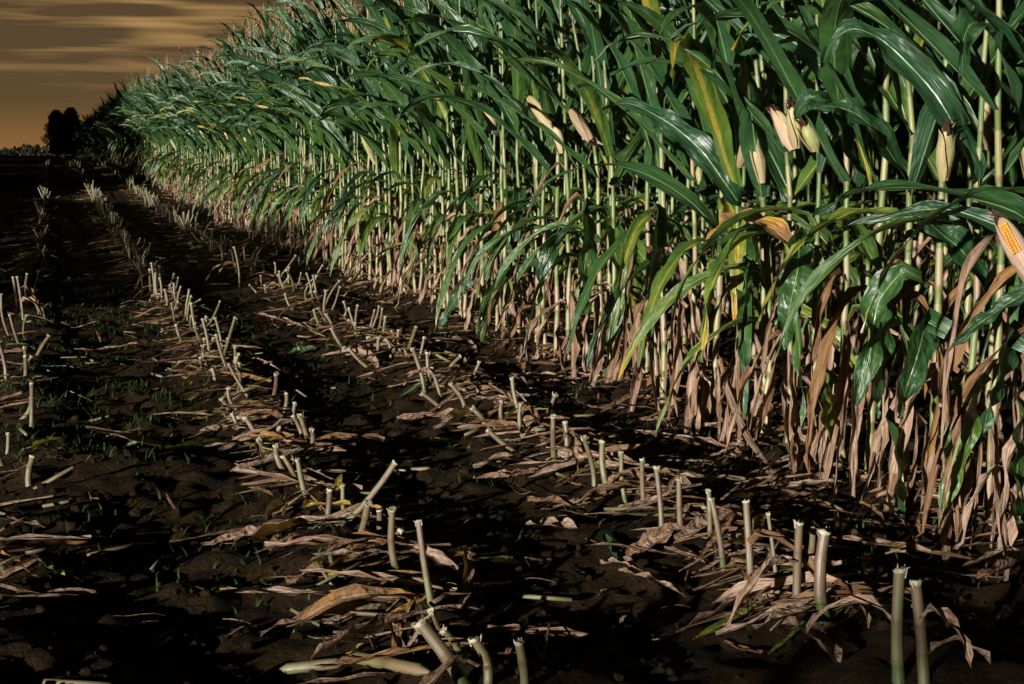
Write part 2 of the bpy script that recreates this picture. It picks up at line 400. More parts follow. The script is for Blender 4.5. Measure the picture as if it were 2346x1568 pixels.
def ear_geo(base, az, tilt, L, Rr, green, seed_rnd):
    mb = MB(); n, m = 16, 14
    ax = np.array([math.sin(tilt) * math.cos(az), math.sin(tilt) * math.sin(az), math.cos(tilt)])
    s = np.linspace(0, 1, n); P = np.asarray(base) + ax * (s * L)[:, None]
    P = P + np.array([math.cos(az), math.sin(az), 0]) * (np.sin(s * math.pi) * -.006)[:, None]
    prof = Rr * (np.sin(np.clip(s * 1.25 + .12, 0, 1.57)) ** .8) * np.clip(1 - s ** 3.2, 0, 1) ** .62 + .005
    T, S, B = frames(P, np.array([0.3, .2, 1.0]) if abs(ax[2]) < .9 else np.array([1., .2, 0]))
    ang = np.linspace(0, 2 * math.pi, m, endpoint=False); lump = 1 + .07 * np.sin(ang * 3 + seed_rnd * 6) + .04 * np.sin(ang * 7)
    v = P[:, None] + (prof[:, None] * lump[None])[..., None] * (np.cos(ang)[None, :, None] * S[:, None] + np.sin(ang)[None, :, None] * B[:, None])
    t = np.stack(np.meshgrid(np.arange(m) / m, s, indexing='xy'), -1).reshape(-1, 2)
    mb.add(v.reshape(-1, 3), ring_faces(n, m), t, (1 - green, seed_rnd, 0))
    for k in range(3):                            # loose outer husk leaves with free tips
        a = U(0, 6.28); o = S[2] * math.cos(a) + B[2] * math.sin(a)
        ss = np.linspace(.0, 1.0 + U(-.1, .18), 9); c = np.asarray(base) + ax * (ss * L)[:, None]
        rad = np.interp(ss, s, prof) * 1.07 + .003 + np.clip(ss - .85, 0, 1) * U(.0, .12)
        c = c + o * rad[:, None]
        ribbon(mb, c, blade_w(np.linspace(0, 1, 9), Rr * .85), o, (1 - green * U(.3, 1), U(0, 1), 0), 4, fold=-.5)
    tip = P[-1]
    sm = MB()
    for k in range(16):
        a2 = az + U(-.9, .9)
        q = arc_line(tip - ax * .006 + rng.normal(0, .005, 3), a2, U(.018, .04), tilt + U(-.35, .35), tilt + U(.2, 1.4), 5)
        tube(sm, q, np.linspace(.0028, .0012, 5), 3)
    return mb, sm

EDGE_AZ = math.pi + .3                                # the open side of the field
def plan_plant(front, near):
    """random traits of one plant, in its own space with its foot at the origin"""
    H = G(1.79, .09); r0 = U(.0095, .0130)
    return H, r0, np.array([G(-.015, .03), G(0, .035)])
def grow(front=True, n=15, m=5, lod=0, ear=True, floor=0.0, leaf_scale=1.0):
    H, r0, lean = plan_plant(front, lod == 0)
    st, pts = stalk_geo(H, lean, r0, 8 if lod == 0 else 5, lod)
    leaves, plane = [], G(EDGE_AZ + (0 if rng.random() < .5 else math.pi), 1.0)
    for i, p in enumerate(pts[1:-1], 1):
        z = p[2]; az = plane + math.pi * (i % 2) + G(0, .28)
        if front and math.cos(az - EDGE_AZ) < 0 and rng.random() < .28: az = EDGE_AZ + G(0, 1.1)
        if z < .28 and rng.random() < .55: continue
        dz = z + G(0, .08); f = z / H; pw = None
        if dz < .34: age = U(.74, 1.0)
        elif dz < .52: age = U(.62, 1.0) if rng.random() < .6 else U(.14, .34)
        elif dz < .70: age = U(.08, .30) if rng.random() < .8 else U(.6, .95)
        elif dz < 1.0: age = U(.02, .2)
        else: age = U(0, .11) if rng.random() < .97 else U(.3, .38)
        if age > .58:
            Ln = min(U(.3, .62), z + U(.08, .2)); W = U(.020, .036); th0, th1, hang, pw = U(.5, 1.3), U(2.98, 3.22), True, U(.16, .34)
        elif z < .72:
            Ln = U(.48, .74); W = U(.031, .043); th0, th1, hang, pw = U(.3, .7), U(2.8, 3.12), True, U(.22, .5)
        elif f < .66:
            Ln = U(.66, .92); W = U(.040, .051); th0, th1, hang, pw = U(.35, .85), U(1.4, 2.9), False, U(1.5, 3.6)
        else:
            Ln = U(.45, .75); W = U(.030, .043); th0, th1, hang, pw = U(.20, .70), U(.5, 2.0), False, U(1.6, 3.4)
        leaves.append((leaf_mb(p + np.array([math.cos(az), math.sin(az), 0]) * r0 * .8, az, age, Ln * leaf_scale, W, th0, th1, n, m, floor, hang, pw)))
    tas = tassel_geo(pts[-1] - np.array([0, 0, .01]), H, 4 if lod == 0 else 3)
    ears = []
    if ear and rng.random() < .26:
        cand = [p for p in pts if .78 < p[2] < 1.12]
        if cand:
            p = cand[int(U(0, len(cand) - .01))]; az = EDGE_AZ + G(0, .8) if front else U(0, 6.28)
            ears.append(ear_geo(p, az, U(.12, .5), U(.17, .23), U(.022, .029), np.clip(G(.5, .3), 0, 1), U(0, 1)))
    return st, leaves, tas, ears, pts

def make_plant(x, y, label, group, detailed=True, ear=True):
    z = gzf(x, y) - .01
    root = empty("corn_plant", (x, y, z)); tag(root, label, "corn plant", group)
    st, leaves, tas, ears, pts = grow(True, 15 if detailed else 11, 5 if detailed else 3, 0, ear)
    st.build("stalk", STALK, root)
    if detailed:
        for l in leaves: l.build("leaf", LEAF, root)
    else:
        mb = MB()
        for l in leaves: mb.add(*l.arrays())
        mb.build("leaves", LEAF, root)
    tas.build("tassel", TASSEL, root)
    for e, s in ears:
        eo = e.build("ear", HUSK, root); s.build("silk", SILK, eo)
    return root
def copy_tree(o, parent=None):
    c = o.copy(); COL.objects.link(c)
    if parent is not None: c.parent = parent
    for ch in o.children: copy_tree(ch, c)
    return c

# sites of all plants: rows from the field's edge inwards
sites = []
for k in range(12):
    X = CORN_X + ROW_STEP * k; y = 1.2 + U(0, .1)
    y = max(1.2, X / math.tan(R(46)) - .6)
    far = 118 if k < 4 else (60 if k < 7 else 26)
    while y < far:
        step = .145 if y < 30 else (.17 if y < 60 else .24)
        sites.append((X + G(0, .022), y, k)); y += step * U(.75, 1.25)
def score(s):
    px, py, zc = proj((s[0], s[1], .6))
    if zc < .5 or px < -150 or px > 2520: return 0
    return (1, .5, .3, .2, .12, .08, .05, .03, .02, .02, .01, .01)[s[2]] / zc
ranked = sorted(sites, key=score, reverse=True)
near_sites, rest = ranked[:300], ranked[300:]
front = sorted([s for s in near_sites if s[2] == 0], key=lambda s: s[1])
ROWN = ("front row", "second row", "third row", "fourth row", "fifth row", "sixth row")
def plant_label(s, i):
    px = proj((s[0], s[1], .5))[0]
    zone = ("at the photo's right edge" if px > 2050 else "right of the frayed stub" if px > 1750 else "behind the upright stubs" if px > 1350
            else "behind the dry leaf heap" if px > 950 else "where corn meets sky" if px > 560 else "in the dim far stretch")
    return f"green corn plant in the field's {ROWN[min(s[2], 5)]}, {zone}", f"corn plants in the {ROWN[min(s[2], 5)]} {zone}"
FRONT = []
pool = []
for i, s in enumerate(near_sites):
    lb, gp = plant_label(s, i)
    dist = proj((s[0], s[1], .6))[2]
    if s[2] == 0 and dist < 9 or s[2] == 1 and dist < 6 or len(pool) < 40:
        o = make_plant(s[0], s[1], lb, gp, True, s[2] > 0 or dist > 8)
        if s[2] > 0 or dist > 5: pool.append(o)
    else:                                          # a copy of an earlier plant with copies of its parts
        o = copy_tree(pool[int(U(0, len(pool) - .01))]); o.location = (s[0], s[1], gzf(s[0], s[1]) - .01)
        o.rotation_euler = (0, 0, G(0, .35)); q = U(.93, 1.06); o.scale = (q, q, q); tag(o, lb, None, gp)
    if s[2] == 0: FRONT.append((s[1], o))
FRONT.sort(key=lambda t: t[0])

# ------------------------------------------------------------------ the leaves and ears one can pick out in the photograph
DONE = set()
def owner(p):
    return min((o for _, o in FRONT), key=lambda o: (o.location.x - p[0]) ** 2 + (o.location.y - p[1]) ** 2)
def feature_leaf(pix, X0, X1, W, age, label=None, tw0=0.0, tw1=0.0, fold=.3, n=24):
    """pix runs from the stalk to the tip; X0, X1 are the distances from the rows' axis at both ends"""
    X0 -= .1; X1 -= .1; k = len(pix); P = smooth([at_x(px, py, X0 + (X1 - X0) * i / (k - 1)) for i, (px, py) in enumerate(pix)], n)
    o = owner(P[0]); base = np.array([o.location.x, o.location.y, P[0, 2] - .05]); P = np.concatenate([[base * .5 + P[0] * .5], P]) - np.array(o.location)
    s = np.linspace(0, 1, n + 1); mb = MB()
    ribbon(mb, P, blade_w(s, W), np.array([.03, .02, 1.]), (age, U(0, .5), 0), 7, fold=fold * (1 - .6 * s), wave=W * .22, k=U(2.5, 4.5), ph=U(0, 6), twist=tw0 + (tw1 - tw0) * s, crinkle=W * .06 if age > .6 else 0)
    l = mb.build("leaf", LEAF, o)
    if label: l["label"] = label; o["label"] = f"front-row corn plant with a {label}"; DONE.add(o.name)
feature_leaf([(2400, 560), (2330, 490), (2200, 450), (2080, 430), (1980, 440), (1910, 465), (1868, 495)], 2.0, 1.70, .046, .10, "dark arching leaf seen against the light stalks", .25, .1)
feature_leaf([(2380, 560), (2290, 520), (2180, 482), (2090, 485), (2000, 505), (1905, 528)], 2.05, 1.72, .026, .04, None, .7, .5)
feature_leaf([(1650, 545), (1590, 470), (1500, 410), (1420, 382), (1350, 382), (1280, 405), (1240, 440), (1215, 475)], 2.1, 1.72, .042, .12, "green leaf arching over to the left", .3, .2)
feature_leaf([(1822, 572), (1775, 530), (1720, 502), (1680, 500), (1650, 520), (1615, 560)], 2.05, 1.85, .036, .62, "withered pinkish leaf bent over to the left", .5, .3, .5)
feature_leaf([(1655, 175), (1610, 130), (1565, 92), (1530, 74), (1495, 72)], 2.1, 1.9, .034, .345, "yellow-green leaf lit from behind", .5, .5)
feature_leaf([(2370, 330), (2325, 230), (2290, 120), (2255, 62), (2225, 55), (2206, 95), (2205, 170)], 2.1, 1.85, .052, .06, None, .6, .6)
feature_leaf([(2232, 392), (2185, 290), (2131, 205), (2059, 128), (2005, 84), (1951, 68), (1905, 100), (1880, 160)], 2.1, 1.8, .052, .03, None, .8, .5)
feature_leaf([(2081, 420), (2034, 345), (1987, 282), (1933, 250), (1883, 245), (1843, 262)], 2.1, 1.85, .050, .06, None, .8, .4)
feature_leaf([(1962, 396), (1933, 320), (1904, 255), (1880, 222), (1843, 232), (1820, 275)], 2.1, 1.9, .046, .04, None, 1.0, .4)
feature_leaf([(1807, 440), (1753, 330), (1699, 230), (1640, 172), (1570, 150), (1480, 140), (1400, 175)], 2.1, 1.75, .050, .08, None, .7, .2)
feature_leaf([(1695, 470), (1656, 415), (1609, 350), (1555, 300), (1501, 265), (1440, 238), (1375, 250)], 2.1, 1.8, .050, .02, None, .9, .6)
feature_leaf([(1937, 210), (1880, 155), (1825, 103), (1771, 80), (1735, 80), (1699, 122), (1681, 160)], 2.1, 1.85, .040, .05, None, .8, .5)
feature_leaf([(2260, 680), (2215, 590), (2160, 540), (2110, 500), (2060, 490)], 2.1, 1.9, .048, .06, None, .9, .7)
feature_leaf([(2070, 620), (2010, 700), (1990, 820), (1960, 930)], 2.0, 1.9, .046, .16, None, 1.1, 1.3)
feature_leaf([(2400, 640), (2320, 690), (2240, 745), (2180, 800)], 2.0, 1.8, .026, .05, None, .4, .3)
for (top, bot, W, age) in [((1500, 480), (1492, 770), .044, .10), ((1830, 545), (1800, 800), .047, .14), ((1620, 600), (1606, 830), .042, .27), ((1700, 600), (1706, 840), .040, .10), ((1338, 470), (1345, 720), .046, .2),
                           ((1260, 520), (1235, 700), .04, .08), ((2020, 640), (2010, 960), .044, .08), ((2120, 730), (2060, 960), .046, .10), ((1450, 520), (1385, 860), .036, .22), ((1065, 640), (1000, 770), .034, .06),
                           ((2030, 960), (2085, 1265), .044, .12), ((2225, 860), (2160, 1180), .046, .27), ((2310, 760), (2250, 1000), .050, .08), ((2330, 900), (2335, 1200), .046, .16), ((1890, 860), (1900, 1010), .034, .3)]:
    q = [top, (top[0] + (bot[0] - top[0]) * .35 + 6, top[1] + (bot[1] - top[1]) * .3), (top[0] + (bot[0] - top[0]) * .6 - 5, top[1] + (bot[1] - top[1]) * .65), bot]
    feature_leaf(q, 2.04, 1.93, W, age, None, 1.2 + G(0, .35), 1.5 + G(0, .5), .3)
for k in range(60):                                # withered lower blades hanging along the foot of the front row
    px = 1270 + 1060 * (k + U(-.6, 1.6)) / 60; yb = 945 + (px - 1290) * .42; L = U(190, 450) * (.7 + .5 * (px - 1270) / 1000); dx = G(-10, 38)
    feature_leaf([(px, yb - L), (px + dx * .2, yb - L * .66), (px + dx * .6 + G(0, 6), yb - L * .33), (px + dx, yb + U(-25, 12))], 2.08, 2.02 + G(-.05, .05), U(.010, .025), U(.76, 1), None, 1.3 + G(0, .5), 1.5 + G(0, .9), .7, 16)
def feature_ear(base, tip, Rr, green, X=2.05, silk=True, kernels=False, say="an open ear showing orange kernels"):
    X -= .1; a, b = at_x(*base, X), at_x(*tip, X - .03); o = owner(a); a = a - np.array(o.location); b = b - np.array(o.location); d = b - a; L = np.linalg.norm(d)
    e, sm = ear_geo(a, math.atan2(d[1], d[0]), math.acos(d[2] / L), L, Rr, green, U(0, 1))
    o["label"] = f"front-row corn plant bearing {say}"; DONE.add(o.name)
    eo = e.build("ear", HUSK, o); sm.build("silk", SILK, eo)
    if kernels:                                    # the husk has opened on the side towards the path
        eo["label"] = "ear with its husk open, showing orange kernels"; km = MB(); ax = d / L
        side = unit(np.cross(ax, FWD)); out = np.cross(side, ax); out = out if out @ FWD < 0 else -out
        for i in range(10):
            for j in range(-1, 2):
                f = .56 + i * .036; th = j * .27 + .45; n_ = out * math.cos(th) + side * math.sin(th); rr = Rr * (1.16 - .9 * max(0, f - .62)); c = a + d * f + n_ * rr
                v = []
                for (p_, q_) in ((-1, -1), (1, -1), (1, 1), (-1, 1)):
                    t_ = np.cross(ax, n_); v.append((c + ax * p_ * L * .0165 + t_ * q_ * Rr * .12, c + ax * p_ * L * .010 + t_ * q_ * Rr * .075 + n_ * .0035))
                V = [w_[0] for w_ in v] + [w_[1] for w_ in v]
                km.add(np.array(V), [[4, 5, 6, 7], [0, 1, 5, 4], [1, 2, 6, 5], [2, 3, 7, 6], [3, 0, 4, 7]], None, (0, U(0, 1), 0))
        km.build("kernels", KERNEL, eo)
EAR_SAY = ["the leftmost ear of a pale trio", "the middle ear of a pale trio", "the greenest ear of a pale trio", "an ear hanging left of the pale trio", "the long upright ear near the photo's right edge",
           "a tan ear leaning left, mid-photo", "the lower ear of the tan pair, mid-photo", "an ear drooping tip down, mid-photo", "a lone upright ear right of mid-photo", "a small ear left of mid-photo", "a slim ear above the withered leaf"]
for b_, t_, r_, g_ in [((1818, 345), (1776, 256), .026, .25), ((1826, 340), (1815, 245), .024, .5), ((1868, 348), (1842, 288), .026, .7), ((1746, 420), (1728, 325), .019, .4), ((2163, 412), (2168, 300), .024, .55), ((1269, 302), (1211, 222), .030, .35),
                       ((1287, 352), (1270, 290), .028, .3), ((1309, 256), (1357, 326), .028, .15), ((1465, 222), (1456, 158), .028, .45), ((1134, 298), (1111, 245), .027, .4), ((1695, 380), (1718, 300), .020, .5)]:
    feature_ear(b_, t_, r_ * .85, g_, say=EAR_SAY.pop(0))
feature_ear((2392, 690), (2292, 500), .023, .06, 1.98, False, True)

ORD = "first second third fourth fifth sixth seventh eighth ninth tenth eleventh twelfth thirteenth fourteenth fifteenth sixteenth seventeenth eighteenth nineteenth twentieth".split()
seen = [o for _, o in FRONT if proj((o.location.x, o.location.y, .5))[0] < 2346]
for q, o in zip(ORD, seen):
    if o.name not in DONE: o["label"] = f"{q} front-row corn plant counted from the right edge of the photo"

# everything deeper and farther: one mass
def field_mass():
    def variant(n, m, lod, ear):
        st, lv, ta, er, _ = grow(rng.random() < .8, n, m, lod, ear, 0.0)
        return st, lv, ta, er
    hi = [variant(9, 3, 1, True) for _ in range(14)]; lo = [variant(6, 3, 1, False) for _ in range(10)]
    def pack(vs):
        out = []
        for st, lv, ta, er in vs:
            a = MB(); [a.add(*l.arrays()) for l in lv]; h = None
            if er: h = MB(); [h.add(*e.arrays()) for e, s in er]; h = h.arrays()
            out.append((st.arrays(), a.arrays(), ta.arrays(), h))
        return out
    hi, lo = pack(hi), pack(lo)
    acc = [MB(), MB(), MB(), MB()]
    for (x, y, k) in rest:
        px, py, zc = proj((x, y, .6))
        if zc > 0 and (px > 2346 + 900 / zc * 3): continue
        src = hi if zc < 16 else lo
        v = src[int(U(0, len(src) - .01))]; a = G(0, .5) + (math.pi if (k > 1 and rng.random() < .5) else 0); q = U(.92, 1.06)
        c, s_ = math.cos(a) * q, math.sin(a) * q; M = np.array([[c, -s_, 0], [s_, c, 0], [0, 0, q]]).T
        o = np.array([x, y, gzf(x, y) - .01])
        for g, mb in zip(v, acc):
            if g is not None: mb.add(g[0] @ M + o, *g[1:])
    V, F, T, A, I = [], [], [], [], []; n = 0
    for i, mb in enumerate(acc):
        if not mb.V: continue
        v, f, t, a = mb.arrays(); V.append(v); F.append(f + n); T.append(t); A.append(a); I.append(np.full(len(f), i)); n += len(v)
    big = MB(); big.V, big.F, big.T, big.A = V, F, T, A
    o = big.build("corn_field", STALK)
    for m_ in (LEAF, TASSEL, HUSK): o.data.materials.append(m_)
    o.data.polygons.foreach_set("material_index", np.concatenate(I).astype(np.int32)); o.data.update()
    tag(o, "rest of the corn field, dense green plants behind and beyond the front rows", "corn field", None, "stuff")
    print("field verts", n)
field_mass()

# ------------------------------------------------------------------ stubble
STUBS = []
def stub_geo(top, r, m=9, torn=True):
    """top: vector from the foot to the cut"""
    L = np.linalg.norm(top); mb = MB(); d = top / L
    nodes = [0, U(.2, .38) * L, U(.55, .8) * L]; P, rr, a = [], [], []; q = U(0, 1); bend = rng.normal(0, .006, 3)
    dry0 = U(.15, .6); dry1 = U(.6, 1.0)
    zs = sorted(set([0, L * .1, L * .45, L * .9, L] + [nodes[1] - .008, nodes[1], nodes[1] + .008, nodes[2] - .008, nodes[2], nodes[2] + .008]))
    for z in zs:
        if z < 0 or z > L: continue
        f = z / L; nd = 1.0 if min(abs(z - nodes[1]), abs(z - nodes[2])) < .004 else 0
        P.append(top * f + bend * math.sin(f * math.pi)); rr.append(r * (1.1 if nd else 1) * (1 - .08 * f) * (1 + .35 * max(0, .12 - f) / .12) * U(.96, 1.04)); a.append((dry0 if z < nodes[1] else dry1, q, max(nd * .8, .9 - 9 * f)))
    tube(mb, np.array(P), rr, m, a)
    tm = MB()
    if torn:                                      # ragged fibres and pale pith at the cut
        S = unit(np.cross(d, np.array([.3, .9, .2]))); B = np.cross(S, d); n = m * 2
        ang = np.linspace(0, 2 * math.pi, n, endpoint=False); out = []
        hh = (rng.uniform(.0, .6, n) + .7 * (.5 + .5 * np.sin(ang + U(0, 6)))) * r * .75; t0 = np.asarray(P[-1])
        for rad, hz in ((.95, np.full(n, -.002)), (1.12, hh * .6), (1.02, hh), (.78, hh * .5), (.42, hh * .15 + .3 * r), (.02, np.full(n, .25 * r))):
            out.append(t0 + r * rad * (np.cos(ang)[:, None] * S + np.sin(ang)[:, None] * B) + d * np.broadcast_to(hz, (n,))[:, None])
        tm.add(np.concatenate(out), ring_faces(6, n))
        for k in range(int(U(1, 5))):
            a_ = U(0, 6.28); b = t0 + r * .9 * (math.cos(a_) * S + math.sin(a_) * B); e = b + d * U(.3, 1.1) * r + (math.cos(a_) * S + math.sin(a_) * B) * U(-.2, .9) * r
            tube(tm, [b - d * r, (b + e) / 2 + rng.normal(0, .001, 3), e], [.0018, .0014, .0006], 3)
    return mb, tm
def make_stub(foot, top, r, label, group, husk=False):
    o_ = np.asarray(foot, float) - np.array([0, 0, .012])
    r = r * .71
    mb, tm = stub_geo(np.asarray(top, float) - o_, r)
    o = mb.build("corn_stub", STUB, None, (0, 0, 0)); o.location = o_
    tag(o, label, "corn stub", group)
    tm.build("torn_top", PITH, o)
    if husk:
        n = int(U(1, 2.9)); L = np.linalg.norm(np.asarray(top) - o_)
        for k in range(n):
            hb = MB(); az = U(0, 6.28); zb = U(.35, .8) * L; b = (np.asarray(top) - o_) * (zb / L) + np.array([math.cos(az), math.sin(az), 0]) * r
            P = arc_line(b, az, U(.12, .26), U(.6, 1.2), U(2.6, 3.0), 9, .6); P[:, 2] = np.maximum(P[:, 2], .02 + rng.uniform(0, .01, 9))
            ribbon(hb, P, blade_w(np.linspace(0, 1, 9), U(.010, .02)), np.array([.05, .02, 1.]), (U(.75, 1), U(0, 1), 0), 5, fold=.8, wave=.006, k=2.5, ph=U(0, 6), crinkle=.0016)
            hb.build("dry_sheath", LEAF, o)
    return o
def pix_stub(tx, ty, bx, by, r, label, group="cut stubs along the stubble rows", husk=False):
    f = at(bx, by); depth = (f - ORG) @ FWD
    tp = at_z(tx, ty, depth); tp = tp + (tp - f)[2] * np.array([FWD[0], FWD[1], 0]) * G(0, .12)
    o = make_stub(f, tp, r, label, group, husk); STUBS.append((f[0], f[1])); return o
S8 = [(1424, 1037, 1436, 1152, "upright stub left of the tight trio of upright stubs"), (1470, 1051, 1477, 1168, "stub with a ragged beige sheath, just left of the tapered greenish stub"),
      (1504, 1073, 1517, 1221, "tapered greenish stub with a node near its foot and a tan top"), (1554, 1095, 1563, 1237, "straight tan stub with white cut top, left of the leaning pair"),
      (1622, 1121, 1627, 1240, "back stub of the leaning pair, with a white chip at its top"), (1630, 1143, 1659, 1303, "front stub of the leaning pair, slanting down to the right"),
      (1715, 1159, 1722, 1367, "tall dark stub wrapped in a brown sheath, right of the leaning pair"), (1763, 1183, 1783, 1363, "very thin pointed stub without a torn crown"),
      (1826, 1193, 1824, 1402, "thick stub with a round pale cut, left of the frayed stub"), (1888, 1221, 1896, 1425, "widest stub with a frayed splayed crown and a bright green foot"),
      (2054, 1301, 2060, 1561, "stub with a bristly pale crown and dry leaves hanging at its left"), (2096, 1335, 2120, 1585, "split stub at the lower right, wrapped in a long beige sheath")]
for i, (a, b, c, d, lb) in enumerate(S8):
    pix_stub(a, b, c, d, (.0085, .0085, .009, .0095, .0085, .009, .011, .006, .012, .0165, .0145, .0135)[i], lb, husk=i in (1, 6, 8, 9, 10, 11))
S5 = [(844, 772, 853, 815, "small thin stub at the far end of the middle clump"), (868, 773, 877, 822, "slim stub second in the middle clump, leaning left"), (884, 779, 893, 829, "knobby stub third in the middle clump"),
      (912, 787, 893, 825, "short stub leaning right in the middle clump"), (945, 800, 975, 905, "tall jointed stub leaning left above the dry leaf heap"), (979, 809, 988, 895, "tall pale stub with square cut beside the jointed one"),
      (990, 845, 1013, 912, "thick green stub leaning left below the tall pale one"), (967, 901, 1024, 941, "stub lying almost flat, its cut end pointing up left"), (1033, 880, 1067, 950, "thin bare stub leaning far left"),
      (1094, 881, 1100, 920, "short green stub with frayed white crown above the dry leaves"), (1082, 937, 1113, 973, "thick green stub bent low with a round pale cut"), (1150, 919, 1152, 965, "broad stump with a crumbly white crown"),
      (1193, 926, 1198, 990, "single straight green stub right of the crumbly stump"), (1118, 987, 1185, 1033, "fallen stub with a ring joint lying to the right"), (1267, 951, 1270, 1043, "upright pale stub first of the two side by side"),
      (1296, 973, 1299, 1066, "upright jointed stub second of the two side by side"), (1336, 998, 1362, 1112, "long stub leaning left behind the brown leaf"), (1381, 1016, 1391, 1108, "stub with a fluffy top beside the brown leaf")]
for i, (a, b, c, d, lb) in enumerate(S5): pix_stub(a, b, c, d, U(.009, .0125), lb, husk=i % 3 == 0)
S4 = [(484, 532, 484, 580), (508, 541, 511, 598), (522, 547, 527, 603), (531, 552, 544, 624), (540, 566, 549, 656), (576, 616, 581, 640), (598, 632, 603, 655), (572, 653, 592, 672), (608, 653, 619, 672),
      (653, 674, 671, 705), (720, 710, 741, 755), (729, 707, 742, 745), (747, 721, 760, 755), (760, 753, 790, 797), (800, 800, 845, 838), (788, 797, 833, 829),
      (288, 552, 299, 593), (306, 566, 313, 624), (313, 577, 324, 622), (322, 593, 329, 660), (340, 620, 347, 672), (347, 604, 355, 682), (356, 627, 364, 686), (365, 638, 369, 700), (376, 665, 380, 704),
      (409, 692, 396, 722), (404, 746, 415, 776), (465, 792, 466, 820), (459, 822, 471, 856), (488, 847, 507, 898), (524, 890, 556, 946), (509, 915, 536, 952), (533, 948, 562, 997), (562, 959, 591, 1004), (595, 1003, 622, 1045),
      (632, 1022, 663, 1085), (650, 1045, 690, 1120), (681, 1057, 705, 1143), (917, 1221, 901, 1267), (965, 1432, 1075, 1580), (1087, 1469, 1117, 1565), (1189, 1465, 1201, 1580), (840, 1345, 862, 1395),
      (7, 674, 25, 773), (43, 635, 54, 733), (58, 630, 62, 705), (26, 638, 40, 712), (0, 786, 14, 870), (-20, 820, 0, 900)]
for i, (a, b, c, d) in enumerate(S4):
    if d < 700: lb = "small sunlit stub in the far part of its stubble row"; gp = "small far stubs"
    elif c < 70: lb = "pale stub in the little clump at the left edge of the photo"; gp = "stubs at the left edge"
    elif c < 740 and d > 880: lb = "split greenish stub leaning left in the second stubble row"; gp = "leaning stubs of the second row"
    elif d > 1200: lb = ("torn stub tip beside the dark sheath", "long thick broken stalk leaning left at the bottom of the photo", "thin twisted stub right of the thick broken stalk", "white papery torn stub at the bottom edge",
                         "crushed stub among dry leaves in the bottom centre")[min(i - 38, 4)]; gp = "cut stubs along the stubble rows"
    else: lb = "tan stub leaning in the sunlit bend of its stubble row"; gp = "stubs in the sunlit bend"
    pix_stub(a, b, c, d, (.016 if i == 39 else U(.009, .0125)), lb, gp, husk=i % 4 == 0)
# further stubs down the rows
stub_sites = []
for ri, rx in enumerate(ROW_X):
    y = 2.2
    while y < 105:
        st = (.16, .085, .11)[ri] if y < 25 else .3
        y += st * U(.7, 1.4)
        x = rx + G(0, .03)
        if all((x - a) ** 2 + (y - b) ** 2 > .12 ** 2 for a, b in STUBS):
            px, py, zc = proj((x, y, 0))
            if -60 < px < 2420 and zc > 1.5 and not (zc < 6 and rng.random() < (.45 if ri == 2 else .0)): stub_sites.append((zc, x, y)) if not (ri == 0 and rng.random() < .6) else None
stub_sites.sort()
n_ind = 300 - len(STUBS)
for zc, x, y in stub_sites[:n_ind]:
    z = gzf(x, y); h = U(.04, .15); lean = rng.normal(0, .42, 2)
    make_stub((x, y, z), (x + lean[0] * h, y + lean[1] * h, z + h), U(.008, .012), "short broken stub half hidden in the dry leaves of its row" if zc < 9 else "small dim stub far down its stubble row",
              "broken stubs in the leaf rows" if zc < 9 else "dim far stubs")
mb = MB()
for zc, x, y in stub_sites[n_ind:]:
    z = gzf(x, y); h = U(.08, .2); lean = rng.normal(0, .25, 2)
    tube(mb, [(x, y, z - .02), (x + lean[0] * h, y + lean[1] * h, z + h)], [.011, .010], 5, (U(.5, .9), U(0, 1), 0))
o = mb.build("far_stubble", STUB); tag(o, "far ends of the stubble rows running to the horizon", "stubble", None, "stuff")

# ------------------------------------------------------------------ dry leaves on the ground
def ground_leaf(mb, x, y, az, L, W, age, n=9, m=5, lift=.02, curl=.5):
    s = np.linspace(-.5, .5, n); a = az + G(0, .3) * s; dx = np.cos(a) * L / (n - 1); dy = np.sin(a) * L / (n - 1)
    X = x + np.cumsum(dx) - dx.sum() / 2; Y = y + np.cumsum(dy) - dy.sum() / 2
    za = gz(X, Y); q = np.polyfit(s, za, 1); Z = np.polyval(q, s) + max(0., float((za - np.polyval(q, s)).max())) * .75 + .004 + lift * (.5 + .5 * np.sin(s * U(1, 4) + U(0, 6)))
    P = np.stack([X, Y, Z], 1); ss = np.linspace(0, 1, n)
    ribbon(mb, P, W * np.clip(np.sin((ss * .92 + .06) * math.pi), 0, 1) ** .6 + .0008, np.array([.03, .02, 1.]), (age, U(0, 1), 0), m,
           fold=curl, wave=W * .28, k=U(1.5, 3.5), ph=U(0, 6), twist=rng.normal(0, .28) + np.cumsum(rng.normal(0, .08, n)), crinkle=W * .06)
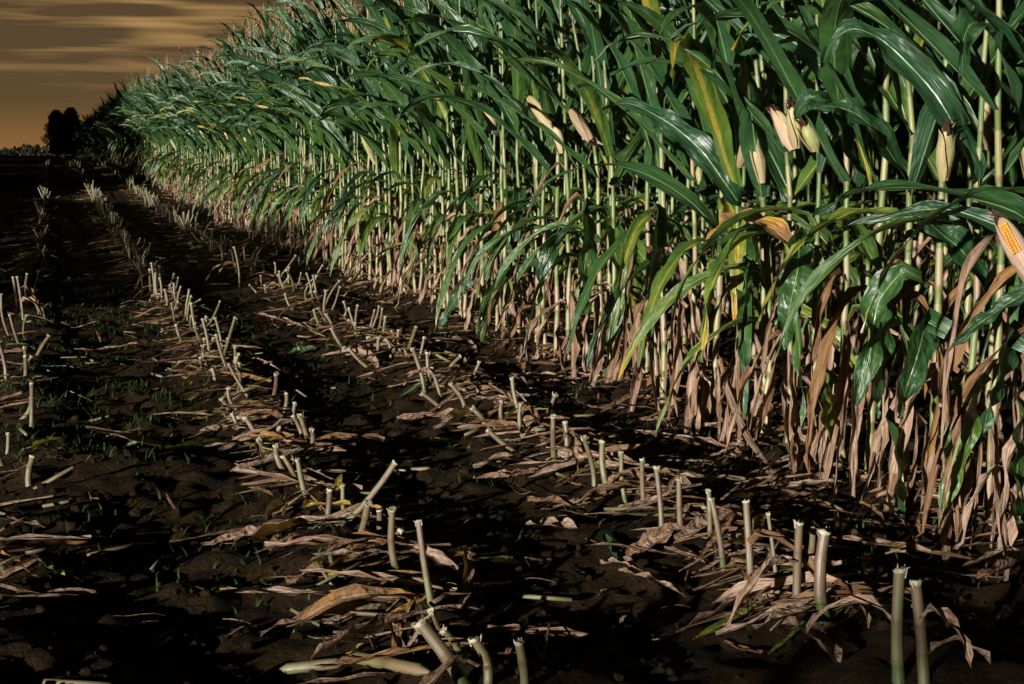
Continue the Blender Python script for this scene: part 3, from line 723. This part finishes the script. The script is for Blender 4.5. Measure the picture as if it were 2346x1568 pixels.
BIG = [  # px centre, px ends give direction and length
    ((905, 968), (1080, 965), .03, .93, "broad pinkish dry leaf with a split tip pointing left"), ((985, 1000), (1085, 960), .03, .97, "crumpled pinkish dry leaf against the bent green stub"),
    ((1085, 1085), (1215, 1075), .02, .95, "flat pale dry leaf, upper of the stack left of the stubs"), ((1080, 1098), (1225, 1092), .02, .9, "flat pale dry leaf, lower of the stack left of the stubs"),
    ((1160, 1120), (1245, 1085), .014, .95, "folded straw-coloured leaf pointing up right over the stack"), ((1205, 1225), (1310, 1255), .022, 1.0, "curled pink dry leaf alone on dark soil"),
    ((575, 1290), (690, 1225), .022, .72, "long rusty brown leaf on the bare soil mound"), ((740, 1300), (900, 1265), .024, .74, "broad reddish brown leaf under the torn stub tip"),
    ((655, 1365), (850, 1310), .022, .72, "dull brown leaf lying across the middle foreground"), ((590, 1468), (780, 1430), .020, .9, "pale pinkish leaf with a long pointed tip at the bottom left"),
    ((380, 1065), (540, 1045), .016, .35, "olive green leaf strip left of the split stubs"), ((640, 1180), (700, 1145), .010, .8, "short white stalk chip under the split stubs"),
    ((690, 1190), (905, 1195), .012, .5, "long greenish leaf strip below the split stubs"), ((760, 1240), (790, 1280), .018, .1, "small green leaf scrap on the dark soil"),
    ((1375, 1240), (1420, 1315), .018, .05, "green leaf scrap right of the curled pink leaf"), ((1430, 1295), (1560, 1240), .022, .85, "brown dry leaf crossing behind the leaning pair"),
    ((1415, 1350), (1560, 1390), .020, .9, "brown crinkled leaf low in the dark foreground"), ((1690, 1425), (1785, 1375), .020, .88, "brown leaf curling from the thin pointed stub"),
    ((1795, 1465), (1910, 1530), .024, .9, "wide brown leaf below the frayed stub"), ((1375, 1310), (1450, 1340), .018, .97, "pale pink leaf left of the brown crinkled leaf"),
    ((1725, 1265), (1775, 1280), .008, .9, "white papery chip beside the thin pointed stub"), ((2235, 1380), (2346, 1335), .020, .85, "brown leaf at the right edge below the corn"),
    ((660, 818), (720, 815), .018, .1, "blue-green leaf scrap between the two stubble rows"), ((580, 735), (720, 765), .022, .93, "pale dry leaf in the heap at the bend of the row"),
    ((640, 755), (770, 690), .014, .97, "long straw leaf sticking up right from the heap"), ((890, 1083), (990, 1078), .010, .6, "bare stalk piece lying on the soil"),
    ((770, 825), (860, 850), .022, .96, "pinkish leaf under the low stub of the middle clump"), ((190, 634), (290, 637), .016, .7, "rusty leaf left of the second stubble row"),
    ((470, 935), (515, 960), .025, .3, "broad olive leaf at the foot of the leaning split stubs"), ((80, 1075), (150, 1020), .012, .4, "thin greenish straw on the soil at the left"),
    ((1205, 1195), (1330, 1180), .022, .75, "dull brown leaf above the curled pink leaf"), ((600, 1375), (612, 1345), .012, .15, "small curled blue-green leaf on the soil"),
    ((905, 1275), (1040, 1330), .016, .9, "dry leaf strip behind the crushed stub"), ((1050, 1400), (1060, 1300), .012, .85, "pointed dry leaf standing up in the foreground"),
    ((640, 1545), (790, 1528), .016, .5, "grey-green stalk length lying at the bottom edge"), ((800, 1515), (985, 1552), .018, .7, "tan stalk length lying at the bottom edge"),
    ((75, 1300), (145, 1320), .016, .2, "grey-green scrap at the left on dark soil"), ((860, 690), (900, 660), .01, .95, "thin pale leaf tip by the corn edge")]
for (a, b, W, age, lb) in BIG:
    p, q = at(*a), at(*b); c = (p + q) / 2; L = np.linalg.norm(q - p); mb = MB()
    if "stalk" in lb:
        W = W * .62
        pts = np.array([p + (q - p) * f + np.array([0, 0, W * .8]) for f in np.linspace(0, 1, 9)])
        tube(mb, pts, W * np.array([.2, .98, 1, 1, 1.12, 1, 1, .98, .2]), 9, np.array([(.6, .3, 0), (.6, .3, 0), (.6, .3, 0), (.5, .3, 0), (.5, .3, 1), (.8, .3, 0), (.8, .3, 0), (.8, .3, 0), (.8, .3, 0)]))
        o = mb.build("stalk_piece", STUB, None, tuple(c)); tag(o, lb, "stalk piece", None)
    else:
        ground_leaf(mb, c[0], c[1], math.atan2((q - p)[1], (q - p)[0]), L * 1.05, W, age, 13, 6, .028, U(.2, .9))
        o = mb.build("dry_leaf", LEAF, None, tuple(c)); tag(o, lb, "dry leaf", "fallen leaves on the soil")
def litter():
    mb = MB()
    for ri, rx in enumerate(ROW_X):
        for _ in range((150, 750, 800)[ri]):
            y = 2.2 * math.exp(U(0, 1) * math.log(75 / 2.2)); sd = U(.03, .15)
            x = rx + G(-.05, sd); k = min(1.5, max(1, y / 9))
            if y < 7 and rng.random() < .11:
                ground_leaf(mb, x, y, math.pi + G(0, .6), U(.16, .36), U(.012, .024), U(.66, 1), 9, 5, U(.01, .05), U(.2, .9)); continue
            ground_leaf(mb, x, y, math.pi + G(0, .7), U(.04, .26) * k, U(.002, .011) * k, U(.60, 1) if rng.random() < .86 else U(.05, .5), 6, 3, U(.004, .04), U(.1, .9))
    for _ in range(650):                           # scattered scraps and straw between the rows
        y = 2.2 * math.exp(U(0, 1) * math.log(30 / 2.2)); x = U(-.6 - y * .03, 2.2)
        ground_leaf(mb, x, y, U(0, 6.28), U(.015, .10), U(.001, .006), U(.5, 1), 5, 3, U(.002, .02), U(.1, .9))
    for _ in range(800):                           # under the corn
        y = 2.4 * math.exp(U(0, 1) * math.log(25 / 2.4)); x = CORN_X + G(.05, .35)
        ground_leaf(mb, x, y, U(0, 6.28), U(.08, .3), U(.004, .016), U(.7, 1), 7, 3, U(.004, .04), U(.3, .9))
    o = mb.build("leaf_litter", LEAF); tag(o, "dry leaf scraps and straw strewn along the stubble rows", "leaf litter", None, "stuff")
    sm = MB()
    for _ in range(420):                           # chips of stalk
        rx = ROW_X[int(U(0, 2.99))]; y = 2.2 * math.exp(U(0, 1) * math.log(40 / 2.2)); x = rx + G(0, .16); az = U(0, 6.28); L = U(.02, .12); z = gzf(x, y) + U(.005, .03); r = U(.0015, .006)
        d = np.array([math.cos(az), math.sin(az), G(0, .25)]) * L / 2; c = np.array([x, y, z])
        tube(sm, [c - d, c - d * .98, c, c + d * .98, c + d], [r * .1, r, r * 1.05, r, r * .1], 5, (U(.5, .9), U(0, 1), 0))
    o = sm.build("stalk_litter", STUB); tag(o, "broken bits of pale stalk strewn along the stubble rows", "stalk litter", None, "stuff")
litter()
def clods():
    mb = MB(); m, n = 6, 5
    for _ in range(8000):
        y = 2.1 * math.exp(U(0, 1) * math.log(14 / 2.1)); x = U(-.5 - .05 * y, 2.6 + .2 * y); r = abs(G(0, .0055)) + .002
        th = np.linspace(0, math.pi, n); ph = np.linspace(0, 2 * math.pi, m, endpoint=False)
        rr = r * rng.uniform(.6, 1.3, (n, m)); rr[0] = rr[0, 0]; rr[-1] = rr[-1, 0]
        v = np.stack([rr * np.sin(th)[:, None] * np.cos(ph), rr * np.sin(th)[:, None] * np.sin(ph), .75 * rr * np.cos(th)[:, None] * np.ones(m)], -1)
        mb.add(v.reshape(-1, 3) + np.array([x, y, gzf(x, y) + r * .25]), ring_faces(n, m)[:, [3, 2, 1, 0]])
    o = mb.build("soil_clods", SOIL); tag(o, "small crumbs and clods of brown soil", "soil", None, "stuff")
clods()
def weeds():
    mb = MB()
    pat = [(-.35, 6.2, .35, 1.3, 900), (-.6, 4.9, .4, .6, 700), (.22, 7.5, .25, 2.2, 800), (.1, 5.0, .25, .7, 500), (-.5, 10, .5, 3, 700), (1.0, 6, .2, 1.8, 350), (1.75, 6.0, .2, 3.0, 700), (-1.2, 15, 1, 5, 500), (.3, 3.2, .3, .4, 150), (1.75, 3.6, .2, .5, 200)]
    for cx, cy, sx, sy, n in pat:
        for _ in range(int(n * 2.6)):
            x, y = G(cx, sx), G(cy, sy)
            if y < 2: continue
            if vnoise(np.array(x * 5), np.array(y * 5), 9) < .45: continue
            P = arc_line((x, y, gzf(x, y) - .004), U(0, 6.28), U(.012, .05), U(.1, 1.0), U(.8, 2.4), 4)
            ribbon(mb, P, np.array([.8, 1, .7, .05]) * U(.0012, .0034), np.array([.03, .02, 1.]), None, 3, .3)
    o = mb.build("grass", GRASS); tag(o, "short green grass and seedlings in dark soil", "grass", None, "stuff")
weeds()

# ------------------------------------------------------------------ trees at the far end
def conifer(x, y, H, Rr, label, n=7000, seed=1):
    z = gzf(x, y); root = empty("conifer_tree", (x, y, z - .05)); tag(root, label, "conifer", "two dark conifers at the field end")
    t = MB(); tube(t, [(0, 0, 0), (.03, 0, H * .4), (0, .02, H * .95)], [.11, .08, .02], 8); t.build("trunk", BARK, root)
    mb = MB()
    for _ in range(n):
        f = rng.random() ** .8; zz = .04 * H + f * H * .96; a = U(0, 6.28)
        edge = Rr * math.sin(math.pi * (.16 + .82 * f)) ** .75 * (.74 + .26 * math.sin(a * 3 + f * 9 + seed)) * (1 + .24 * math.sin(f * 23 + a * 2)) + .05
        r = edge * math.sqrt(U(.0, 1)); p = np.array([r * math.cos(a), r * math.sin(a), zz])
        P = arc_line(p, a + G(0, .5), U(.16, .34), U(.2, 1.0), U(.6, 1.5), 4)
        ribbon(mb, P, np.array([.6, 1, .7, .05]) * U(.03, .06), np.array([.04, .03, 1.]), None, 3, .2)
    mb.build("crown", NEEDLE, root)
p = at_z(130, 300, 118); conifer(p[0], p[1], 3.6, 1.05, "taller dark conifer, left of the two at the end of the stubble rows", seed=1)
p = at_z(164, 300, 114); conifer(p[0], p[1], 3.7, 1.0, "slimmer dark conifer, between the taller conifer and the corn wall", seed=4)
def far_wood():
    mb = MB()
    for k in range(900):
        x = U(-70, 10); y = 300 + G(0, 10); H = 1.5 + 1.6 * float(vnoise(np.array(x * .25), np.array(0.), 3)); z = -.3
        for q in range(4):
            P = arc_line((x + G(0, .8), y, z + U(0, H)), U(0, 6.28), U(.5, 1.2), U(.1, .8), U(.8, 1.8), 4)
            ribbon(mb, P, np.array([.6, 1, .7, .05]) * U(.15, .4), np.array([.04, .03, 1.]), None, 3, .2)
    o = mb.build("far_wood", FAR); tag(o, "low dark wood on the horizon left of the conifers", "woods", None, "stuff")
far_wood()

# ------------------------------------------------------------------ unseen hedges, added on the open side to shade the soil and the far corn
def shade_hedge(name, label, x0, y0, x1, y1, H, thick, n, leaf, seed, pw=1.0):
    mb = MB(); cx, cy = (x0 + x1) / 2, (y0 + y1) / 2; root = empty(name, (cx, cy, gzf(cx, cy) - .05)); tag(root, label, "shade_hedge", None)
    for _ in range(n):
        f = rng.random() ** pw; x = x0 + (x1 - x0) * f; y = y0 + (y1 - y0) * f
        top = H * (.62 + .5 * float(vnoise(np.array(f * 14.), np.array(seed * 3.), seed)) + .18 * float(vnoise(np.array(f * 55.), np.array(1.), seed)))
        top *= min(1, (1 - f) * 6 + .15) * min(1, f * 6 + .15)
        p = np.array([x - cx + G(0, thick), y - cy + G(0, thick), top * U(0, 1) ** .8])
        P = arc_line(p, U(0, 6.28), leaf * U(.6, 1.5), U(.1, 1.0), U(.8, 1.8), 4)
        ribbon(mb, P, np.array([.5, 1, .8, .05]) * leaf * U(.25, .5), np.array([.04, .03, 1.]), None, 3, .2)
    mb.build("foliage", FAR, root)
    st = MB()
    for k in range(14):
        f = (k + .5) / 14; x = x0 + (x1 - x0) * f - cx; y = y0 + (y1 - y0) * f - cy
        tube(st, [(x, y, 0), (x + G(0, .1), y + G(0, .1), H * .35), (x + G(0, .2), y + G(0, .2), H * .7)], [.04, .03, .01], 6)
    st.build("stems", BARK, root)
shade_hedge("shade_hedge", "unseen low leafy hedgerow, added to shade the near soil", -5.0, -16.0, -5.0, -.9, 1.24, .18, 9500, .10, 2)
shade_hedge("tall_shade_hedge", "unseen tall leafy hedgerow, added to shade the far corn", -12.0, 17.0, -12.0, 150.0, 7.0, .7, 25000, .60, 5, .70)
shade_hedge("shade_hedge", "unseen low ragged hedgerow, added to shade the middle stubble", -5.0, .35, -5.0, 40.0, 1.27, .18, 31000, .10, 7)
